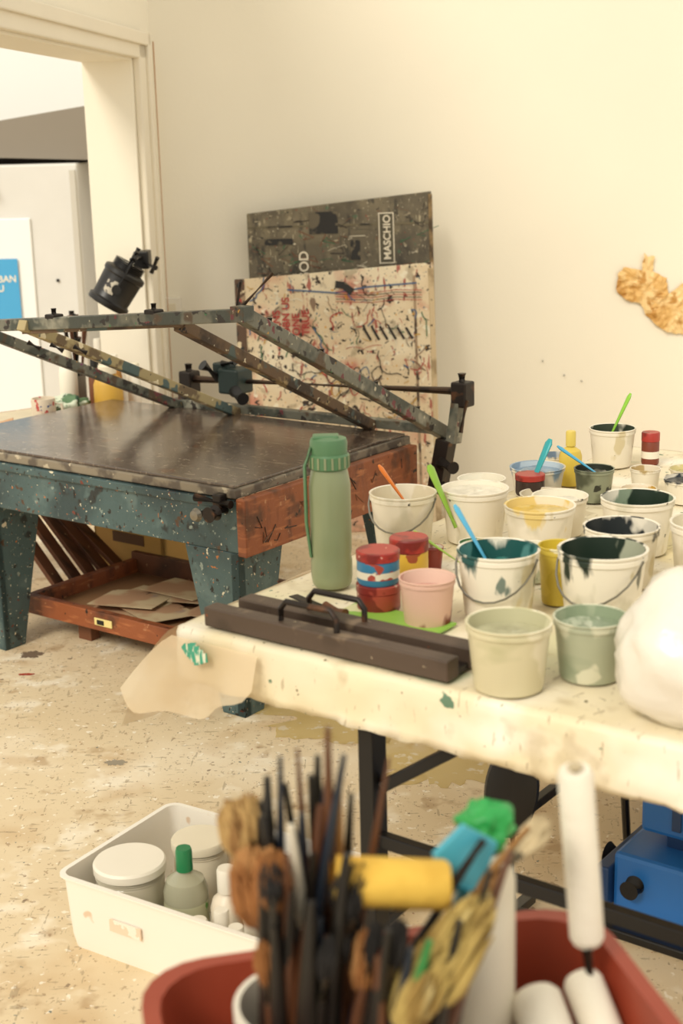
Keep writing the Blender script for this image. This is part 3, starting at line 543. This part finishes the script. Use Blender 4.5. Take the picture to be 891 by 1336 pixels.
# ------------------------------------------------------------------ white tray with bottles on the floor
TO_=(-.592,2.605)
TR=G('white_storage_tray',(TO_[0],TO_[1],0),-32.4); Lx,Ly,Hh=.56,.365,.165; trm=M('tray_white','f0eade',.45,layers=[('dcc4aa',14,.72,(1,1,1),.04)])
def trayloop(x0,y0,x1,y1,rad,z,n=5):
    o=[]
    for cx,cy,a0 in ((x1-rad,y1-rad,0),(x0+rad,y1-rad,90),(x0+rad,y0+rad,180),(x1-rad,y0+rad,270)):
        for k in range(n+1):
            a=math.radians(a0+90*k/n); o.append((cx+rad*math.cos(a),cy+rad*math.sin(a),z))
    return o
def loft(name,loops,mat,p,close=True):
    v=[];f=[];n=len(loops[0])
    for l in loops: v+=l
    for i in range(len(loops)-1):
        for k in range(n): f.append((i*n+k,i*n+(k+1)%n,(i+1)*n+(k+1)%n,(i+1)*n+k))
    if close: f.append(tuple(range(n))); f.append(tuple(range((len(loops)-1)*n,len(loops)*n)))
    o=mesh(name,v,f,mat,p,smooth=True); md=o.modifiers.new('e','EDGE_SPLIT'); md.split_angle=math.radians(40); return o
loft('shell',[trayloop(.012,.012,Lx-.012,Ly-.012,.02,0),trayloop(.006,.006,Lx-.006,Ly-.006,.025,.03),trayloop(.0,.0,Lx,Ly,.025,Hh-.006),trayloop(-.008,-.008,Lx+.008,Ly+.008,.03,Hh-.004),trayloop(-.008,-.008,Lx+.008,Ly+.008,.03,Hh),trayloop(.003,.003,Lx-.003,Ly-.003,.022,Hh),trayloop(.012,.012,Lx-.012,Ly-.012,.018,.006)],trm,TR)
box(TR,'label',(.13,-.003,.075),(.21,.0,.10),M('label_scuff','e8cdb4',.7,layers=[('f0e4d4',30,.5)]))
ca2,sa2=math.cos(math.radians(-32.4)),math.sin(math.radians(-32.4))
def TW(x,y,z=.008): return (TO_[0]+ca2*x-sa2*y,TO_[1]+sa2*x+ca2*y,z)
def wjar(name,x,y,r,h,body,lid,z=.008):
    g=G(name,TW(x,y,z)); lathe(g,'body',[(0,0),(r*.93,0),(r*.97,.01),(r*.97,h*.78),(r*.9,h*.82)],body)
    for k in range(3): lathe(g,'thread_%d'%k,[(r*.93,h*(.80+.03*k)),(r*1.0,h*(.81+.03*k)),(r*.93,h*(.82+.03*k))],body)
    lathe(g,'lid',[(r*.98,h*.87),(r*1.04,h*.88),(r*1.04,h*.97),(r*.99,h),(0,h*.995)],lid)
glassy=M('jar_glass','cfc8b4',.15,layers=[('b0a890',6,.55,(1,1,3),.1)])
wjar('glass_jar',.097,.105,.072,.165,glassy,whitep); wjar('plastic_jar',.145,.275,.058,.150,cream,cream)
bottle('clear_soap_bottle',TW(.225,.125),.045,.215,M('bottle_clear','c2c0a6',.12,trans=.3,layers=[('d0ceba',4,.5,(1,1,1),.2)]),M('cap_green','1f7a4a',.35),.3,.20,M('label_pale','bcbc9c',.5,layers=[('5d9a4a',18,.58)]))
bottle('white_lotion_bottle',TW(.315,.145),.035,.185,M('bottle_white','ece0cc',.4),whitep,.45,.25)
bottle('small_dropper_bottle',TW(.31,.055),.018,.115,M('small_teal','8fa09a',.4),whitep,.8,.3); bottle('small_cream_bottle',TW(.36,.065),.022,.145,cream,whitep,.55,.3)
bottle('small_white_bottle',TW(.405,.05),.018,.13,whitep,whitep,.7,.3); bottle('small_white_bottle',TW(.39,.12),.020,.15,whitep,cream,.7,.3)
bottle('brown_bottle',TW(.45,.16),.03,.14,M('brown_glass','5a3a20',.2),black,.5,.3)
bt=G('black_tin_box',TW(.33,.27,.008),-32); box(bt,'tin',(-.07,-.02,0),(.14,.05,.14),black,.005); box(bt,'rim',(-.072,-.022,.12),(.142,.052,.135),iron,.003)
# ------------------------------------------------------------------ foreground bin
BN=G('terracotta_plastic_bin',(.06,1.24,0),12.5); bnm=M('bin_terracotta','943c26',.45,layers=[('a64c34',4,.5,(1,1,1),.2)]); hx,hy=.25,.18; zb,zt=.43,.72
loft('shell',[trayloop(-hx*.84,-hy*.84,hx*.84,hy*.84,.05,zb),trayloop(-hx,-hy,hx,hy,.07,zt-.012),trayloop(-hx-.012,-hy-.012,hx+.012,hy+.012,.075,zt-.01),trayloop(-hx-.012,-hy-.012,hx+.012,hy+.012,.075,zt),trayloop(-hx+.006,-hy+.006,hx-.006,hy-.006,.07,zt),trayloop(-hx*.82,-hy*.82,hx*.82,hy*.82,.045,zb+.008)],bnm,BN)
ST=G('wooden_stool',(.06,1.24,0),12.5); box(ST,'seat',(-.24,-.17,.395),(.24,.17,.428),bench,.006)
for a in (-1,1):
    for b in (-1,1): beam(ST,'leg',(a*.19,b*.13,.40),(a*.23,b*.165,0),.035,.035,bench)
beam(ST,'rail_1',(-.21,-.148,.2),(.21,-.148,.2),.02,.03,bench); beam(ST,'rail_2',(-.21,.148,.2),(.21,.148,.2),.02,.03,bench)
BP=G('paint_brush_pot',(-.05,1.27,.44)); lathe(BP,'pot',[(0,0),(.055,0),(.058,.01),(.068,.285),(.073,.287),(.073,.30),(.067,.30),(.055,.015),(0,.012)],whitep)
ferr=M('ferrule','8a7f6c',.35,.8); br1=M('bristle_tan','b5935c',.9,layers=[('8a6538',30,.5,(1,1,.1))],bump=.6); br2=M('bristle_dark','1c1815',.8); br3=M('bristle_brown','935f30',.9,layers=[('b58450',24,.52,(1,1,.2),.1)],bump=.6)
hm=[M('handle_black','17130f',.35),M('handle_brown','5a3620',.4),M('handle_wood','9a6f3c',.45),M('handle_navy','1c2430',.35),M('handle_white','d9d0bc',.4),M('handle_green','2f7a3c',.4)]
def tuft(name,s,d,L,wd,mat,flat=.5,n=46):
    v=[];f=[]; sx,tx=frame(d)
    for k in range(n):
        a=R.uniform(0,6.283); q=math.sqrt(R.random()); ox=math.cos(a)*q; oy=math.sin(a)*q
        b=s+sx*ox*wd*.75+tx*oy*wd*.75*flat; e=s+d*L*(R.uniform(.85,1)-.25*q*q)+sx*ox*wd*1.15+tx*oy*wd*1.15*flat
        m_=(b+e)/2+sx*ox*wd*.25+tx*oy*wd*.25*flat; th=wd*.13
        base=len(v)
        for c,w_ in ((b,th),(m_,th*1.1),(e,th*.3)):
            for j in range(4): v.append(c+sx*math.cos(j*1.571)*w_+tx*math.sin(j*1.571)*w_)
        for i in range(2):
            for j in range(4): f.append((base+i*4+j,base+i*4+(j+1)%4,base+(i+1)*4+(j+1)%4,base+(i+1)*4+j))
        f.append((base+8,base+9,base+10,base+11))
    return mesh(name,v,f,mat,BP,smooth=True)
def brush(i,tip,kind,hmat,base=None,bw=.012,bl=.05,bm=br1,hr=.005):
    b=Vector(base or (-.05+R.uniform(-.035,.035),1.27+R.uniform(-.035,.035),.60)); t=Vector(tip); d=(t-b); d.normalize(); o=Vector(BP.location); b-=o;t=t-o
    if kind=='up':
        s=t-d*bl; f=s-d*.03
        sweep(BP,'brush_%d_handle'%i,[b,b.lerp(f,.5),b.lerp(f,.85),f],[hr*.6,hr*1.1,hr*1.3,hr],hmat,10)
        sweep(BP,'brush_%d_ferrule'%i,[f,s],[hr*1.1,bw*.85],ferr,12,.6)
        tuft('brush_%d_bristles'%i,s-d*.004,d,bl,bw,bm,.6,110 if bw>.02 else 50)
    else:
        sweep(BP,'brush_%d_handle'%i,[b,b.lerp(t,.4),b.lerp(t,.8),t],[hr*1.3,hr*1.5,hr*.9,hr*.45],hmat,10)
def wz(py,Y=1.3): 
    bb=(668-py)/1850; return 1.58+Y*(-.2504+bb*.968)/(.968+bb*.2504)
def wx(px,Y=1.3): return (px-457)*.00077*Y/1.3
tips=[(432,948,1,.006),(418,985,0,.007),(452,985,3,.006),(370,985,3,.005),(352,1010,0,.008),(392,975,1,.004),(408,1010,0,.007),(445,1010,2,.006),(510,990,1,.004),(375,1020,0,.006),(430,1020,3,.009),(345,1060,0,.010),(395,1060,3,.007),(460,1035,0,.006),(380,1075,4,.008),(420,1050,1,.009),(640,1110,1,.005),(690,1085,2,.005),(620,1120,0,.005)]
for i,(px,py,hmi,hr) in enumerate(tips):
    Y=1.27+R.uniform(-.04,.05); brush(i,(wx(px,Y),Y,wz(py,Y)),'h',hm[hmi],hr=hr)
for i in range(34):
    px=R.uniform(335,500); py=R.uniform(1110,1230); Y=R.uniform(1.17,1.24); k=R.random()
    b=(wx(px,Y)*.6-.03+R.uniform(-.02,.02),Y+.01,.60)
    if k<.6: brush(60+i,(wx(px,Y),Y,wz(py,Y)),'h',R.choice([hm[0],hm[0],hm[3],hm[1],hm[0]]),base=b,hr=R.uniform(.005,.010))
    else: brush(60+i,(wx(px,Y),Y,wz(py,Y)),'up',R.choice([hm[0],hm[1]]),base=b,bw=R.uniform(.010,.02),bl=.045,bm=R.choice([br2,br2,br2,br3]))
brush(30,(wx(300),1.32,wz(1030,1.32)),'up',hm[1],bw=.030,bl=.065,bm=br1); brush(38,(wx(325),1.30,wz(1025,1.30)),'up',hm[1],bw=.018,bl=.05,bm=br1)
brush(31,(wx(318,1.25),1.25,wz(1100,1.25)),'up',hm[1],bw=.032,bl=.075,bm=br3); brush(32,(wx(352,1.22),1.22,wz(1100,1.22)),'up',hm[0],bw=.024,bl=.065,bm=br3)
brush(33,(wx(345),1.3,wz(1030,1.3)),'up',hm[0],bw=.014,bl=.05,bm=br2); brush(34,(wx(712),1.26,wz(1070,1.26)),'up',hm[2],bw=.016,bl=.045,bm=M('bristle_pale','cdbb96',.9))
straw=M('bristle_straw','b39a58',.9,layers=[('8c7038',16,.5,(1,1,.2),.1),('d8c890',20,.58,(1,1,.2),.1)],bump=.6)
brush(35,(wx(645,1.17),1.17,wz(1165,1.17)),'up',hm[4],base=(-.04,1.16,.64),bw=.032,bl=.13,bm=straw,hr=.01)
brush(39,(wx(585,1.15),1.15,wz(1225,1.15)),'up',hm[4],base=(-.05,1.15,.62),bw=.028,bl=.09,bm=straw,hr=.01)
brush(36,(wx(470,1.2),1.2,wz(1120,1.2)),'up',hm[0],bw=.02,bl=.06,bm=br2)
brush(37,(wx(560,1.13),1.13,wz(1230,1.13)),'h',hm[5],base=(-.0,1.15,.62),hr=.007)
brush(40,(wx(668,1.2),1.2,wz(1115,1.2)),'h',hm[1],base=(.03,1.13,.64),hr=.006)
brush(41,(wx(640,1.18),1.18,wz(1140,1.18)),'h',hm[0],base=(.05,1.16,.60),hr=.006); brush(42,(wx(520,1.16),1.16,wz(1190,1.16)),'up',hm[0],base=(.0,1.16,.60),bw=.016,bl=.05,bm=br2)
for i,(px,py) in enumerate(((505,1215),(535,1240),(560,1262),(490,1250),(600,1205))):
    brush(110+i,(wx(px,1.14),1.14,wz(py,1.14)),'h',hm[[0,3,0,1,0][i]],base=(-.01+.012*i,1.15,.60),hr=.007)
yr=G('yellow_sponge_roller',(0,1.22,0)); ysm=M('sponge_yellow','deb54c',.8,layers=[('c99a34',14,.5,(1,1,1),.2)],bump=.3)
z1,z2=wz(1148,1.22),wz(1158,1.22)
sweep(yr,'foam',[(wx(432),0,z1),(wx(438),0,z1),(wx(572),.0,z2),(wx(580),0,z2)],[.02,.024,.024,.02],ysm,24); cyl(yr,'rod',(wx(580),0,z2),(wx(625),.03,z2+.03),.004,iron)
wb=G('white_marker_tube',(wx(628,1.33),1.33,.44)); lathe(wb,'tube',[(0,0),(.034,0),(.036,.01),(.036,.40),(.030,.43),(.024,.435)],M('tube_white','e3dcc8',.45,layers=[('c4ba9e',5,.55,(1,1,1),.1),('3f8a4a',14,.63,(1,1,.3))]))
blob(wb,'cap',(.028,.026),.026,M('cap_bright_green','2a9a4a',.4,layers=[('56c070',30,.55,(1,1,1),.1)]),(.005,0,.440),seed=4,amp=.35,freq=2)
bs=G('blue_plastic_scraper',(wx(608,1.25),1.25,wz(1125,1.25)),20); mesh('blade',[(-.028,0,-.03),(.015,0,-.035),(.035,.0,.01),(.0,0,.035),(-.032,0,.01)],[(0,1,2,3,4)],M('scraper_blue','49a6bc',.4),bs,solid=.008); cyl(bs,'handle',(-.0,0,-.03),(-.06,0,-.16),.007,M('scraper_blue','49a6bc'))
def roller(name,a,b,r,mat):
    g=G(name,a); d=Vector(b)-Vector(a); n=d.normalized()
    sweep(g,'sleeve',[Vector((0,0,0)),n*.006,d-n*.006,d],[r*.85,r,r,r*.85],mat,24)
    cyl(g,'core',d-n*.001,d+n*.004,r*.45,M('roller_core','b8a888',.6)); cyl(g,'end',-n*.05,n*.001,r*.25,iron)
    return g
fm=M('foam_white','ebe3d2',.85,bump=.2,bscale=60)
roller('foam_paint_roller',(wx(770,1.35),1.35,wz(1235,1.35)),(wx(750,1.33),1.33,wz(1012,1.33)),.0185,fm)
cyl(bpy.data.objects['foam_paint_roller'],'grip',(0,0,-.01),(.02,-.02,-.2),.006,iron)
roller('paint_roller_sleeve',(wx(800,1.16),1.13,.60),(wx(705,1.3),1.33,.70),.028,fm); roller('paint_roller_sleeve',(wx(870,1.2),1.17,.60),(wx(765,1.35),1.36,.70),.022,fm)
roller('paint_roller_sleeve',(wx(200,1.2),1.16,.60),(wx(290,1.25),1.26,.665),.028,fm)
cp=G('crumpled_paper_towel',(wx(560,1.2),1.16,.56)); blob(cp,'heap',(.09,.05),.06,fm,seed=8,amp=.4)
cp2=G('yellow_rag',(wx(470,1.2),1.13,.56)); blob(cp2,'heap',(.07,.04),.05,M('rag_yellow','c9b04c',.9,layers=[('e4d8b0',9,.55)]),seed=9,amp=.4)
og=G('orange_sponge',(.30,1.10,.70)); blob(og,'lump',(.04,.03),.025,M('sponge_orange','b5532c',.8),seed=1,amp=.3)
